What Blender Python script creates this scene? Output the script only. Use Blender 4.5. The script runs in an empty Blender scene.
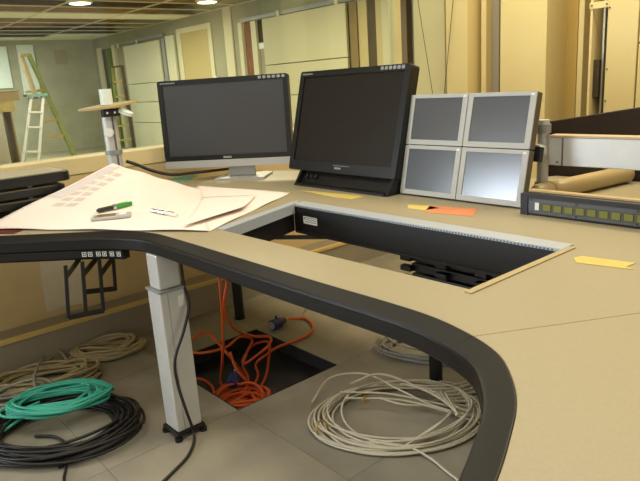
import bpy, bmesh, math, random
from mathutils import Vector, Matrix
from mathutils.geometry import tessellate_polygon

S = bpy.context.scene
C = S.collection
R = math.radians

# ------------------------------------------------------------------ camera
CAM = Vector((0, 0, 1.116)); PITCH, ROLL, YAW, FPX = R(14.5), R(-3.8), R(40), 620.0
_rot = Matrix.Rotation(-YAW, 3, 'Z')
_f = Vector((0, math.cos(PITCH), -math.sin(PITCH)))
_r = Vector((1, 0, 0)); _u = _r.cross(_f)
_r2 = _r * math.cos(ROLL) + _u * math.sin(ROLL); _u2 = _r2.cross(_f)
FW, RT, UP = _rot @ _f, _rot @ _r2, _rot @ _u2
cd = bpy.data.cameras.new('camera'); cam = bpy.data.objects.new('camera', cd); C.objects.link(cam)
m = Matrix((RT, UP, -FW)).transposed().to_4x4(); m.translation = CAM
cam.matrix_world = m
cd.sensor_fit = 'HORIZONTAL'; cd.sensor_width = 36; cd.lens = 36 * FPX / 640
cd.clip_start = 0.02; cd.clip_end = 100
S.camera = cam

# ------------------------------------------------------------------ world, lights, exposure
wd = bpy.data.worlds.new('world'); S.world = wd; wd.use_nodes = True
bg = wd.node_tree.nodes['Background']; bg.inputs[0].default_value = (0.95, 0.90, 0.79, 1); bg.inputs[1].default_value = 0.58
S.view_settings.view_transform = 'Standard'; S.view_settings.look = 'None'
S.view_settings.gamma = 1; S.view_settings.use_curve_mapping = False
S.view_settings.exposure = 0.0


def area(name, loc, sx, sy, power, col, look=None):
    l = bpy.data.lights.new(name, 'AREA'); l.shape = 'RECTANGLE'; l.size = sx; l.size_y = sy
    l.energy = power; l.color = col
    o = bpy.data.objects.new(name, l); C.objects.link(o); o.location = loc
    if look:
        o.rotation_euler = (Vector(look) - Vector(loc)).to_track_quat('-Z', 'Y').to_euler()
    return o


WARM = (1.0, 0.87, 0.62); NEUT = (1.0, 0.95, 0.87); COOL = (0.80, 0.92, 1.0)
area('ceiling_lamp_desk', (1.1, 0.9, 2.55), 1.8, 0.6, 17, NEUT)
area('ceiling_lamp_behind', (-1.0, 0.6, 2.55), 1.8, 0.6, 20, NEUT)
area('ceiling_lamp_side', (2.75, 1.2, 2.55), 0.6, 2.4, 50, WARM)
area('ceiling_lamp_window', (0.6, 2.3, 2.55), 1.2, 0.5, 16, NEUT)
area('hall_lamp_near', (3.6, 5.5, 2.2), 1.2, 1.2, 95, (1.0, 0.91, 0.70))
area('hall_lamp_mid', (3.6, 9.3, 2.2), 1.4, 1.4, 112, (1.0, 0.94, 0.76))
area('hall_lamp_far', (2.6, 12.0, 2.2), 1.4, 1.4, 100, (0.92, 0.97, 0.90))

# ------------------------------------------------------------------ placing helpers (a pixel of the photo on a plane)


def ray(x, y): return FW + RT * ((x - 320) / FPX) - UP * ((y - 240.5) / FPX)


def on(k, x, y, c):
    d = ray(x, y); return CAM + d * ((c - CAM[k]) / d[k])


def atx(x, y, c): return on(0, x, y, c)
def aty(x, y, c): return on(1, x, y, c)
def atz(x, y, c): return on(2, x, y, c)


# ------------------------------------------------------------------ materials
MATS = {}


def srgb(c):
    return tuple((v / 12.92 if v <= 0.04045 else ((v + 0.055) / 1.055) ** 2.4) for v in [q / 255 for q in c])


def mat(name, col, rough=0.6, metal=0.0, var=0.0, scale=8.0, bump=0.0, bscale=60.0, spec=0.5, emit=0.0, detail=4.0, var2=None):
    """col is 0..255 sRGB; var = strength of noise variation of the thing's own colour"""
    if name in MATS: return MATS[name]
    mt = bpy.data.materials.new(name); mt.use_nodes = True
    nt = mt.node_tree; p = nt.nodes['Principled BSDF']
    c = srgb(col)
    p.inputs['Roughness'].default_value = rough; p.inputs['Metallic'].default_value = metal
    p.inputs['Specular IOR Level'].default_value = spec
    p.inputs['Base Color'].default_value = (*c, 1)
    if var > 0:
        tc = nt.nodes.new('ShaderNodeTexCoord'); n = nt.nodes.new('ShaderNodeTexNoise')
        n.inputs['Scale'].default_value = scale; n.inputs['Detail'].default_value = detail
        nt.links.new(tc.outputs['Object'], n.inputs['Vector'])
        rp = nt.nodes.new('ShaderNodeValToRGB')
        rp.color_ramp.elements[0].position = 0.3; rp.color_ramp.elements[1].position = 0.7
        c2 = srgb(var2) if var2 else tuple(min(1, v * (1 + var)) for v in c)
        rp.color_ramp.elements[0].color = (*[v * (1 - var) for v in c], 1) if not var2 else (*c, 1)
        rp.color_ramp.elements[1].color = (*c2, 1)
        nt.links.new(n.outputs['Fac'], rp.inputs['Fac']); nt.links.new(rp.outputs['Color'], p.inputs['Base Color'])
    if bump > 0:
        tc = nt.nodes.new('ShaderNodeTexCoord'); n = nt.nodes.new('ShaderNodeTexNoise')
        n.inputs['Scale'].default_value = bscale; n.inputs['Detail'].default_value = 3
        nt.links.new(tc.outputs['Object'], n.inputs['Vector'])
        b = nt.nodes.new('ShaderNodeBump'); b.inputs['Strength'].default_value = bump; b.inputs['Distance'].default_value = 0.002
        nt.links.new(n.outputs['Fac'], b.inputs['Height']); nt.links.new(b.outputs['Normal'], p.inputs['Normal'])
    if emit > 0:
        p.inputs['Emission Color'].default_value = (*c, 1); p.inputs['Emission Strength'].default_value = emit
    MATS[name] = mt; return mt


def glass_mat(name, tint, amount=1.0):
    mt = bpy.data.materials.new(name); mt.use_nodes = True; nt = mt.node_tree
    for n in list(nt.nodes):
        if n.type != 'OUTPUT_MATERIAL': nt.nodes.remove(n)
    out = [n for n in nt.nodes if n.type == 'OUTPUT_MATERIAL'][0]
    t = nt.nodes.new('ShaderNodeBsdfTransparent'); t.inputs[0].default_value = (*tint, 1)
    g = nt.nodes.new('ShaderNodeBsdfGlossy'); g.inputs['Roughness'].default_value = 0.02
    lw = nt.nodes.new('ShaderNodeLayerWeight'); lw.inputs['Blend'].default_value = 0.5
    pw = nt.nodes.new('ShaderNodeMath'); pw.operation = 'POWER'; pw.inputs[1].default_value = 4.0
    fr = nt.nodes.new('ShaderNodeMath'); fr.operation = 'MULTIPLY_ADD'; fr.inputs[1].default_value = 0.6; fr.inputs[2].default_value = 0.03
    nt.links.new(lw.outputs['Facing'], pw.inputs[0]); nt.links.new(pw.outputs[0], fr.inputs[0])
    mx = nt.nodes.new('ShaderNodeMixShader')
    nt.links.new(fr.outputs[0], mx.inputs[0]); nt.links.new(t.outputs[0], mx.inputs[1]); nt.links.new(g.outputs[0], mx.inputs[2])
    nt.links.new(mx.outputs[0], out.inputs[0])
    return mt


M_DESK = mat('desk_laminate', (162, 150, 118), 0.45, var=0.03, scale=180, bump=0.03, bscale=400)
M_PAD = mat('black_pad', (25, 22, 18), 0.46, spec=0.28, bump=0.05, bscale=300)
M_BLACK = mat('black_metal', (24, 23, 22), 0.45)
M_BLACKP = mat('black_plastic', (22, 21, 20), 0.35)
M_ALU = mat('brushed_aluminium', (205, 204, 198), 0.42, metal=0.25, var=0.03, scale=20)
M_RAIL = mat('rail_aluminium', (184, 190, 194), 0.4, metal=0.2)
M_GREY = mat('grey_metal', (150, 152, 150), 0.45, metal=0.2)
M_SILVER = mat('silver_plastic', (186, 186, 184), 0.4, metal=0.2)
M_FLOOR = mat('floor_concrete', (134, 129, 114), 0.6, var=0.20, scale=5, bump=0.1, bscale=40, var2=(156, 148, 128), detail=8)
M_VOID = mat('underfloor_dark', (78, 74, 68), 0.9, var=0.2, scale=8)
M_TILE_EDGE = mat('tile_edge_black', (20, 19, 18), 0.8)
M_LOWWALL = mat('low_wall_beige', (216, 190, 136), 0.8, var=0.06, scale=4)
M_PLINTH = mat('plinth_grey', (150, 140, 118), 0.75, var=0.06, scale=6)
M_PATCH = mat('filler_patch', (222, 210, 180), 0.85, var=0.05, scale=15)
M_SILL = mat('sill_cream', (232, 214, 160), 0.5, var=0.03, scale=6)
M_YEDGE = mat('yellow_edge', (214, 186, 112), 0.6)
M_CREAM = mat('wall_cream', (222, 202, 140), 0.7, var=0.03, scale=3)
M_WSHADE = mat('wall_shaded', (188, 160, 88), 0.7, var=0.04, scale=3)  # shade on the right wall, put into the base colour
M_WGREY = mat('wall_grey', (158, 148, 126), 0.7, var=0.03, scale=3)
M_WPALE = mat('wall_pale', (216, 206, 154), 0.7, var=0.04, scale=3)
M_HALL = mat('hall_wall', (150, 148, 122), 0.85, var=0.06, scale=2)
M_HALLFAR = mat('hall_far_wall', (164, 162, 138), 0.85, var=0.10, scale=2.5)
M_HALLFLOOR = mat('hall_floor', (150, 146, 118), 0.8, var=0.1, scale=3)
M_HALLDOOR = mat('hall_door_panel', (204, 202, 172), 0.55)
M_HALLDOORY = mat('hall_door_warm', (186, 180, 142), 0.55)
M_FRAME = mat('door_frame_cream', (202, 196, 162), 0.55)
M_DOORTAN = mat('door_leaf_tan', (176, 160, 108), 0.6)
M_BROWN = mat('bare_brown', (140, 108, 62), 0.8, var=0.25, scale=6)
M_DBROWN = mat('dark_brown', (64, 50, 28), 0.8, var=0.2, scale=6)
M_TILEC = mat('ceiling_tile_white', (236, 232, 212), 0.85, var=0.03, scale=30)
M_TBAR = mat('ceiling_grid_white', (210, 200, 165), 0.6)
M_GREEN = mat('green_sheet', (84, 104, 34), 0.7, var=0.3, scale=4)
M_RED = mat('red_brown_sheet', (120, 74, 46), 0.7, var=0.3, scale=6)
M_WOOD = mat('timber', (150, 128, 70), 0.7, var=0.15, scale=20)
M_WOODG = mat('timber_green', (112, 116, 52), 0.7, var=0.15, scale=20)
M_WOODB = mat('timber_grey', (122, 104, 68), 0.7, var=0.15, scale=20)
M_BOARD = mat('white_board', (222, 232, 222), 0.5)
M_CARD = mat('cardboard', (128, 106, 66), 0.8, var=0.12, scale=10)
M_LAMP = mat('lamp_face', (255, 246, 220), 0.4, emit=6.0)
M_DAY = mat('daylight_pane', (226, 238, 255), 0.4, emit=27.0)
M_PAPER = mat('paper_white', (240, 226, 214), 0.85, var=0.015, scale=4)
M_INK = mat('plan_ink', (212, 198, 190), 0.85)
M_INK2 = mat('plan_tint', (222, 206, 178), 0.85)
M_NOTE = mat('yellow_note', (212, 188, 100), 0.8, var=0.04, scale=12)
M_ONOTE = mat('orange_note', (210, 132, 84), 0.8, var=0.06, scale=12)
M_TEAL = mat('teal_folder', (112, 160, 142), 0.6)
M_SCREEN = mat('screen_dark', (68, 68, 70), 0.32, spec=0.45)
M_SCREENB = mat('screen_brown', (36, 31, 24), 0.38, spec=0.22)
M_SCREENQ = mat('screen_quad', (74, 77, 82), 0.2, spec=1.0)
M_BEZQ = mat('quad_bezel', (172, 172, 165), 0.5)
M_QSIDE = mat('quad_side', (96, 86, 66), 0.5)
M_ORANGE = mat('orange_cable', (214, 92, 38), 0.45)
M_BLUE = mat('blue_plug', (40, 60, 128), 0.4)
M_NAVY = mat('navy_connector', (40, 48, 96), 0.4)
M_BEIGEC = mat('beige_cable', (200, 192, 168), 0.5)
M_BEIGED = mat('tan_cable', (168, 152, 112), 0.55)
M_GREYC = mat('grey_cable', (150, 146, 132), 0.5)
M_TEALC = mat('teal_cable', (64, 176, 150), 0.45)
M_BLACKC = mat('black_cable', (32, 29, 27), 0.5)
M_BRASS = mat('brass', (200, 160, 70), 0.35, metal=0.8)
M_STICK = mat('label_white', (226, 226, 220), 0.7)
M_INKD = mat('print_grey', (96, 96, 98), 0.7)
M_GWIN = mat('button_window', (112, 114, 40), 0.35)
M_ROLL = mat('glossy_tan_vinyl', (182, 160, 112), 0.28, spec=0.6)
M_CRUMP = mat('brown_wrap', (160, 124, 70), 0.5, var=0.15, scale=10)
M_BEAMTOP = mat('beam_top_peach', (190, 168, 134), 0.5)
M_PENG = mat('pen_green', (52, 150, 44), 0.35)
M_PEND = mat('pen_dark', (36, 50, 30), 0.35)
M_CHROME = mat('chrome', (200, 200, 200), 0.15, metal=1.0)
M_RACK = mat('rack_cream', (216, 196, 134), 0.55)
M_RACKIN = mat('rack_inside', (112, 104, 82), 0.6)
M_STEEL = mat('rack_steel', (168, 160, 136), 0.4, metal=0.4)
M_GLASS = glass_mat('window_glass', (0.93, 0.95, 0.90))

# ------------------------------------------------------------------ mesh builder
ORIG = {}


class MB:
    def __init__(s): s.v = []; s.f = []

    def add(s, vs, fs):
        k = len(s.v); s.v += [Vector(v) for v in vs]; s.f += [tuple(i + k for i in f) for f in fs]; return s

    def box(s, x0, y0, z0, x1, y1, z1, M=None):
        x0, x1 = sorted((x0, x1)); y0, y1 = sorted((y0, y1)); z0, z1 = sorted((z0, z1))
        v = [Vector(p) for p in ((x0, y0, z0), (x1, y0, z0), (x1, y1, z0), (x0, y1, z0), (x0, y0, z1), (x1, y0, z1), (x1, y1, z1), (x0, y1, z1))]
        if M: v = [M @ p for p in v]
        return s.add(v, [(3, 2, 1, 0), (4, 5, 6, 7), (0, 1, 5, 4), (1, 2, 6, 5), (2, 3, 7, 6), (3, 0, 4, 7)])

    def bar(s, a, b, w, h, up=(0, 0, 1)):
        a, b = Vector(a), Vector(b); d = (b - a).normalized(); u = Vector(up)
        if abs(d.dot(u)) > 0.99: u = Vector((1, 0, 0))
        x = d.cross(u).normalized(); u = x.cross(d)
        vs = []
        for p in (a, b):
            for i, j in ((-1, -1), (1, -1), (1, 1), (-1, 1)): vs.append(p + x * (i * w / 2) + u * (j * h / 2))
        return s.add(vs, [(0, 1, 2, 3), (7, 6, 5, 4), (0, 4, 5, 1), (1, 5, 6, 2), (2, 6, 7, 3), (3, 7, 4, 0)])

    def cyl(s, a, b, r0, r1=None, n=20):
        r1 = r0 if r1 is None else r1
        a, b = Vector(a), Vector(b); d = (b - a).normalized()
        u = Vector((0, 0, 1)) if abs(d.z) < 0.9 else Vector((1, 0, 0))
        x = d.cross(u).normalized(); y = x.cross(d)
        vs = []
        for p, r in ((a, r0), (b, r1)):
            for i in range(n):
                t = 2 * math.pi * i / n; vs.append(p + (x * math.cos(t) + y * math.sin(t)) * r)
        fs = [(i, n + i, n + (i + 1) % n, (i + 1) % n) for i in range(n)]
        fs += [tuple(range(n)), tuple(range(2 * n - 1, n - 1, -1))]
        return s.add(vs, fs)

    def tube(s, pts, r, n=6):
        pts = [Vector(p) for p in pts]; k = len(pts); vs = []; fs = []
        prev = None
        for i, p in enumerate(pts):
            d = (pts[min(i + 1, k - 1)] - pts[max(i - 1, 0)])
            d = d.normalized() if d.length > 1e-9 else Vector((1, 0, 0))
            if prev is None:
                u = Vector((0, 0, 1)) if abs(d.z) < 0.9 else Vector((1, 0, 0)); x = d.cross(u).normalized()
            else:
                x = prev - d * prev.dot(d)
                x = x.normalized() if x.length > 1e-6 else d.orthogonal().normalized()
            prev = x; y = d.cross(x)
            for j in range(n):
                t = 2 * math.pi * j / n; vs.append(p + (x * math.cos(t) + y * math.sin(t)) * r)
        for i in range(k - 1):
            for j in range(n):
                fs.append((i * n + j, i * n + (j + 1) % n, (i + 1) * n + (j + 1) % n, (i + 1) * n + j))
        fs += [tuple(range(n - 1, -1, -1)), tuple(range((k - 1) * n, k * n))]
        return s.add(vs, fs)

    def prism(s, poly, z0, z1, holes=()):
        loops = [[Vector((p[0], p[1], 0)) for p in L] for L in [poly, *holes]]
        flat = [p for L in loops for p in L]; n = len(flat)
        tri = tessellate_polygon(loops)
        vs = [Vector((p.x, p.y, z1)) for p in flat] + [Vector((p.x, p.y, z0)) for p in flat]
        fs = []
        for t in tri:
            a, b, c = [flat[i] for i in t]
            if (b - a).cross(c - a).z < 0: t = (t[0], t[2], t[1])
            fs.append(tuple(t)); fs.append(tuple(n + i for i in reversed(t)))
        k = 0
        for L in loops:
            m_ = len(L)
            for i in range(m_):
                fs.append((k + i, k + (i + 1) % m_, n + k + (i + 1) % m_, n + k + i))
            k += m_
        return s.add(vs, fs)

    def sweep(s, path, prof, closed_prof=True):
        """path: xy points; prof: (outward offset, z); outward = right of heading"""
        k = len(path); n = len(prof); vs = []; fs = []
        for i in range(k):
            a = Vector(path[max(i - 1, 0)][:2]); b = Vector(path[min(i + 1, k - 1)][:2]); d = (b - a).normalized()
            nr = Vector((d.y, -d.x))
            for o, z in prof: vs.append(Vector((path[i][0] + nr.x * o, path[i][1] + nr.y * o, z)))
        for i in range(k - 1):
            for j in range(n if closed_prof else n - 1):
                fs.append((i * n + j, i * n + (j + 1) % n, (i + 1) * n + (j + 1) % n, (i + 1) * n + j))
        if closed_prof: fs += [tuple(range(n)), tuple(range(k * n - 1, (k - 1) * n - 1, -1))]
        return s.add(vs, fs)

    def grid(s, fn, nu, nv):
        vs = [fn(i / nu, j / nv) for j in range(nv + 1) for i in range(nu + 1)]
        fs = [(j * (nu + 1) + i, j * (nu + 1) + i + 1, (j + 1) * (nu + 1) + i + 1, (j + 1) * (nu + 1) + i) for j in range(nv) for i in range(nu)]
        return s.add(vs, fs)

    def xf(s, M): s.v = [M @ v for v in s.v]; return s

    def build(s, name, material, parent=None, bevel=0.0, smooth=False, origin=None, solid=0.0, seg=2, subd=0):
        if origin is None:
            xs = [v.x for v in s.v]; ys = [v.y for v in s.v]; zs = [v.z for v in s.v]
            origin = Vector(((min(xs) + max(xs)) / 2, (min(ys) + max(ys)) / 2, min(zs)))
        me = bpy.data.meshes.new(name)
        me.from_pydata([v - origin for v in s.v], [], s.f)
        bm = bmesh.new(); bm.from_mesh(me); bmesh.ops.recalc_face_normals(bm, faces=bm.faces) if not solid else None
        bm.to_mesh(me); bm.free()
        me.materials.append(material)
        if smooth:
            for p in me.polygons: p.use_smooth = True
        o = bpy.data.objects.new(name, me); C.objects.link(o); ORIG[o.name] = origin
        if parent is not None:
            o.parent = parent; o.location = origin - ORIG[parent.name]
        else: o.location = origin
        if solid:
            md = o.modifiers.new('solid', 'SOLIDIFY'); md.thickness = solid; md.offset = 1
        if bevel:
            md = o.modifiers.new('bevel', 'BEVEL'); md.width = bevel; md.segments = seg; md.limit_method = 'ANGLE'; md.angle_limit = R(40)
        return o


def empty(name, loc, parent=None):
    o = bpy.data.objects.new(name, None); C.objects.link(o); o.empty_display_size = 0.05
    loc = Vector(loc); ORIG[o.name] = loc
    if parent is not None: o.parent = parent; o.location = loc - ORIG[parent.name]
    else: o.location = loc
    return o


def tag(o, label=None, cat=None, group=None, kind=None):
    if label: o['label'] = label
    if cat: o['category'] = cat
    if group: o['group'] = group
    if kind: o['kind'] = kind
    return o


def struct(o, label=None, cat=None): return tag(o, label, cat, None, 'structure')


def crom(pts, per=8):
    pts = [Vector(p) for p in pts]; out = []
    P = [pts[0] * 2 - pts[1]] + pts + [pts[-1] * 2 - pts[-2]]
    for i in range(1, len(P) - 2):
        p0, p1, p2, p3 = P[i - 1], P[i], P[i + 1], P[i + 2]
        for k in range(per):
            t = k / per
            out.append(0.5 * ((2 * p1) + (p2 - p0) * t + (2 * p0 - 5 * p1 + 4 * p2 - p3) * t * t + (3 * p1 - p0 - 3 * p2 + p3) * t ** 3))
    out.append(pts[-1]); return out


D = 0.65          # desk height above the hall floor level
FZ = -0.08        # level of the raised floor under the desk
K = (CAM.z - FZ) / CAM.z

# ================================================================== SETTING
# ---- raised floor: tiles, one lifted out
HX0, HX1, HY0, HY1 = 1.025 * K, 1.505 * K, 1.735 * K, 2.305 * K
PX, PY = HX1 - HX0, HY1 - HY0
fl = struct(empty('floor', (1.2, 1.0, FZ)), 'grey raised floor of large panels with one panel lifted out', 'floor')
tile_mesh = None
for i in range(-3, 5):
    for j in range(-4, 2):
        if (i, j) == (0, 0): continue
        g = 0.0007
        x0, y0 = HX0 + i * PX, HY0 + j * PY
        y1 = min(y0 + PY, 3.06)
        b = MB().box(x0 + g, y0 + g, FZ - 0.035, x0 + PX - g, y1 - g, FZ)
        b.build('floor_tile', M_FLOOR, fl)
    # strip to the wall
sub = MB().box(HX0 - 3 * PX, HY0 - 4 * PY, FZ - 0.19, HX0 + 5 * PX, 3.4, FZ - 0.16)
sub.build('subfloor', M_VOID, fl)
for (x0, y0, x1, y1) in ((HX0, HY0, HX0 + .006, HY1), (HX1 - .006, HY0, HX1, HY1), (HX0 + .0065, HY1 - .006, HX1 - .0065, HY1), (HX0 + .0065, HY0, HX1 - .0065, HY0 + .006)):
    MB().box(x0, y0, FZ - 0.06, x1, y1, FZ - .001).build('opening_edge', M_TILE_EDGE, fl)

# ---- window wall, y = 3.06
WY = 3.06
wl = struct(MB().box(-1.0, WY, FZ, 3.5, WY + 0.12, 0.745).build('wall_left', M_LOWWALL), 'low beige wall below the long window', 'wall')
struct(MB().box(-1.0, 2.68 * K, FZ, 3.5, WY - .001, 0.076).build('trim_1', M_PLINTH), 'low grey plinth along the foot of the window wall', 'plinth')
struct(MB().box(-1.0, 2.672 * K, 0.0765, 3.5, 2.70 * K, 0.092).build('trim_2', M_YEDGE), 'pale yellow edge strip on top of the plinth', 'trim')
pa = aty(38, 262, WY)
MB().add([aty(38, 250, WY) - Vector((0, .002, 0)), aty(80, 250, WY) - Vector((0, .002, 0)), aty(87, 303, WY) - Vector((0, .002, 0)), aty(64, 306, WY) - Vector((0, .002, 0)), aty(47, 312, WY) - Vector((0, .002, 0)), aty(42, 285, WY) - Vector((0, .002, 0))],
         [(0, 1, 2, 3, 4, 5)]).build('filler_patch', M_PATCH, wl, solid=0.0015)
struct(MB().box(-1.0, WY - 0.005, 0.747, 3.5, WY + 0.15, 0.826).build('trim_3', M_SILL, bevel=0.004), 'long cream window sill in front of the glass', 'sill')
w1 = struct(empty('window_1', (1.2, WY + 0.09, 0.826)), 'long clear glass window between the console and the hall', 'window')
MB().box(-1.0, WY + 0.085, 0.827, 3.44, WY + 0.097, 2.56).build('pane', M_GLASS, w1)
MB().box(3.44, WY + 0.06, 0.827, 3.5, WY + 0.12, 2.56).build('window_frame', M_WPALE, w1)

# ---- right wall, x = 3.5 : pilasters and recesses, shaded faces painted in a darker tone
RX = 3.5
wr = struct(MB().box(RX + 0.25, -2.5, FZ, RX + 0.35, WY - 0.001, 2.6).build('wall_right', M_WSHADE), 'right wall behind the monitors, coloured in its shade tone', 'wall')


def wpiece(name, px0, px1, x, m_, back=RX + 0.25, label=None, n=[3]):
    y0 = atx(px1, 50, x).y; y1 = atx(px0, 50, x).y
    o = MB().box(x, y0, FZ, back - 0.001, y1, 2.6).build(f'trim_{n[0] + 1}', m_, bevel=0.004); n[0] += 1
    return struct(o, label, 'wall panel')


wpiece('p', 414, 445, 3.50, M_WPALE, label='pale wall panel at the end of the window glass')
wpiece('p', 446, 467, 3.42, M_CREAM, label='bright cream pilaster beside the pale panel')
wpiece('p', 468, 480, 3.56, M_WSHADE, label='narrow panel with painted shade tone right of the cream pilaster')
wpiece('p', 481, 486, 3.50, M_CREAM, label='thin cream strip beside the panel with painted shade tone')
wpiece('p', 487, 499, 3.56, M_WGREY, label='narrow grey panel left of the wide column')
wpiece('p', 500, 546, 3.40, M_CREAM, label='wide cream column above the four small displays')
wpiece('p', 547, 577, 3.62, M_WSHADE, label='recess with painted shade tone right of the wide cream column')
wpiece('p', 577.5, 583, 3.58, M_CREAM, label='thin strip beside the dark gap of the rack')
# thin cables hanging across the pale panel
for k, (a, b, lb) in enumerate((((413, -30), (433, 96), 'thin dark wire slanting right down the pale wall panel'), ((456, -30), (444, 96), 'thin dark wire slanting left down the pale wall panel'))):
    A = atx(*a, 3.40); B = atx(*b, 3.40)
    tag(MB().cyl(A + (A - B) * 1.5, B + (B - A) * 0.9, 0.0022, n=6).build('hanging_wire', M_DBROWN), lb, 'wire')

# ---- tall equipment rack by the right wall
RKX = 3.30
ya, yb, yc, yd = atx(584, 50, RKX).y, atx(589, 50, RKX).y, atx(606, 50, RKX).y, atx(637, 50, RKX).y
rk = tag(empty('equipment_rack', (RKX + .1, (yb + yd) / 2, FZ)), 'tall cream equipment rack with an open slot against the right wall', 'rack')
MB().box(RKX + .06, yb + .001, FZ, RKX + .10, ya, 2.4).build('dark_gap', M_BLACK, rk)  # black strip standing in for the dark gap beside the rack
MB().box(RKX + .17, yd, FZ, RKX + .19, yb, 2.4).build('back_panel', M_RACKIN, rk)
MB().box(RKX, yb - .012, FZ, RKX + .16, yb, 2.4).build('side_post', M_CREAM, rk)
MB().box(RKX, yd + .002, FZ, RKX + .16, yc, 2.4).build('front_panel', M_RACK, rk, bevel=.003)
MB().box(RKX + .05, yb - .055, FZ, RKX + .165, yb - .045, 2.4).build('divider', M_STEEL, rk)
MB().box(RKX + .02, yb - .10, FZ, RKX + .165, yc + .001, 2.4).build('steel_rail', M_STEEL, rk)
zt = atx(597, 6, RKX).z
MB().box(RKX - .004, yc - .005, zt - .012, RKX - .0005, yb + .004, zt + .02).build('cross_plate', M_CREAM, rk)
for q in (yc + .004, yb - .008):
    MB().cyl((RKX - .009, q, zt + .004), (RKX - .0045, q, zt + .004), .004, n=8).build('screw', M_DBROWN, rk)
zb0, zb1 = atx(594, 96, RKX + .1).z, atx(594, 60, RKX + .1).z
MB().box(RKX + .03, yb - .044, zb0, RKX + .16, yb - .013, zb1).build('dark_unit', M_DBROWN, rk)
for zz in (zb1 - .3, zb0 - .02, zb1 - .05, zb1 + .25):
    MB().cyl((RKX - .004, yc - .01, zz), (RKX - .0005, yc - .01, zz), .004, n=8).build('screw', M_DBROWN, rk)
rk2 = tag(empty('equipment_rack', (RKX + .1, yd - .3, FZ)), 'cream rack at the right edge of the picture with a horizontal panel joint', 'rack')
zj = atx(638, 43, RKX).z
MB().box(RKX, yd - .6, FZ, RKX + .18, yd - .006, zj - .003).build('lower_panel', M_RACK, rk2, bevel=.003)
MB().box(RKX, yd - .6, zj + .003, RKX + .18, yd - .006, 2.4).build('upper_panel', M_RACK, rk2, bevel=.003)
MB().box(RKX + .02, yd - .6, zj - .0025, RKX + .17, yd - .007, zj + .0025).build('joint', M_BLACK, rk2)
struct(MB().box(-2.5, -2.5, 2.6, 3.85, 3.2, 2.66).build('ceiling', M_TILEC), 'white ceiling above the console', 'ceiling')

# ---- the hall beyond the glass
HXR, HYF, HZ = 5.5, 13.7, 2.26
struct(MB().box(-3.6, WY + .16, -0.06, HXR + .1, HYF, 0.0).build('floor', M_HALLFLOOR), 'grey green hall floor beyond the window', 'floor')
struct(MB().box(-3.6, HYF, 0, HXR + .1, HYF + .1, 2.8).build('wall_far', M_HALLFAR), 'grey green end wall of the hall beyond the glass', 'wall')
hw = struct(MB().box(HXR, 2.0, 0, HXR + .1, HYF - .001, 2.8).build('wall_hall_right', M_HALL), 'long hall wall with white doors beyond the glass', 'wall')
hl = struct(MB().box(-3.7, WY + .16, 0, -3.6, HYF, 2.8).build('wall_hall_left', M_HALL), 'hall wall with the daylight window', 'wall')
w2 = struct(empty('window_2', (-3.59, 4.6, 1.0)), 'bright daylight window at the left end of the hall', 'window')
MB().box(-3.595, 3.6, 0.75, -3.585, 5.3, 2.1).build('pane', M_DAY, w2)
for (a, b, c, d) in ((3.55, 5.35, .70, .75), (3.55, 5.35, 2.1, 2.15), (3.55, 3.6, .75, 2.1), (5.3, 5.35, .75, 2.1)):
    MB().box(-3.598, a, c, -3.56, b, d).build('window_frame', M_FRAME, w2)
# ceiling: void above, grid, tiles partly missing
cl = struct(MB().box(-3.6, WY + .16, 2.44, HXR, HYF, 2.50).build('ceiling', M_BROWN), 'hall ceiling with many tiles missing and brown void above', 'ceiling')
TX, TY = 1.2, 0.62
nx, ny = 5, 12
for i in range(nx + 1):
    x = HXR - i * TX; MB().box(x - .014, 6.3, HZ, x + .014, HYF, HZ + .012).build('grid_bar', M_TBAR, cl)
for j in range(ny + 1):
    y = HYF - j * TY; MB().box(HXR - nx * TX, y - .014, HZ - .001, HXR, y + .014, HZ + .011).build('grid_bar', M_TBAR, cl)
tm = None
for i in range(nx):
    for j in range(ny):
        xc, yc_ = HXR - (i + .5) * TX, HYF - (j + .5) * TY
        keep = (yc_ > 12.2) or xc > 4.9 or (9.2 < yc_ < 9.85) or yc_ < 7.2 or (j in (3, 4) and i == 3)
        if 12.5 < yc_ < 13.1 and 3.6 < xc < 4.9: keep = False
        if 10.8 < yc_ < 11.4 and xc > 4.9: keep = False
        if not keep: continue
        if tm is None:
            o = MB().box(xc - TX / 2 + .016, yc_ - TY / 2 + .016, HZ + .002, xc + TX / 2 - .016, yc_ + TY / 2 - .016, HZ + .016).build('ceiling_tile', M_TILEC, cl); tm = o; t0 = Vector((xc, yc_, 0))
        else:
            o = tm.copy(); C.objects.link(o); o.parent = cl; o.location = tm.location + Vector((xc, yc_, 0)) - t0
for (px, py, lb) in ((80, 2, 'round glowing downlight above the ladders in the hall ceiling'), (207, 1, 'round glowing downlight above the hall doors')):
    p = atz(px, py, HZ - .012)
    dl = tag(empty('downlight', (p.x, p.y, HZ - .03)), lb, 'light', 'hall downlights')
    MB().cyl((p.x, p.y, HZ - .028), (p.x, p.y, HZ - .003), .15, .16, 24).build('trim_ring', M_TBAR, dl)
    MB().cyl((p.x, p.y, HZ - .034), (p.x, p.y, HZ - .029), .125, n=24).build('lamp_face', M_LAMP, dl)


def hy(px): return atx(px, 60, HXR).y


def hbox(a, b, z0, z1, t0, t1):    # on the hall right wall, px range
    return MB().box(HXR - t1, hy(b), z0, HXR - t0, hy(a), z1)


# door track
tr = struct(empty('trim_20', (HXR - .05, 8, 2.03)), 'sliding door track on the hall wall', 'track')
hbox(118, 168, 2.03, 2.08, .012, .05).build('rail', M_GREY, tr)
hbox(246, 413, 2.00, 2.05, .012, .05).build('rail', M_GREY, tr)
for px in (123, 142, 285, 343): MB().box(HXR - .07, hy(px) - .03, 1.98, HXR - .051, hy(px) + .03, 2.06).build('hanger', M_TBAR, tr)
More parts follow.
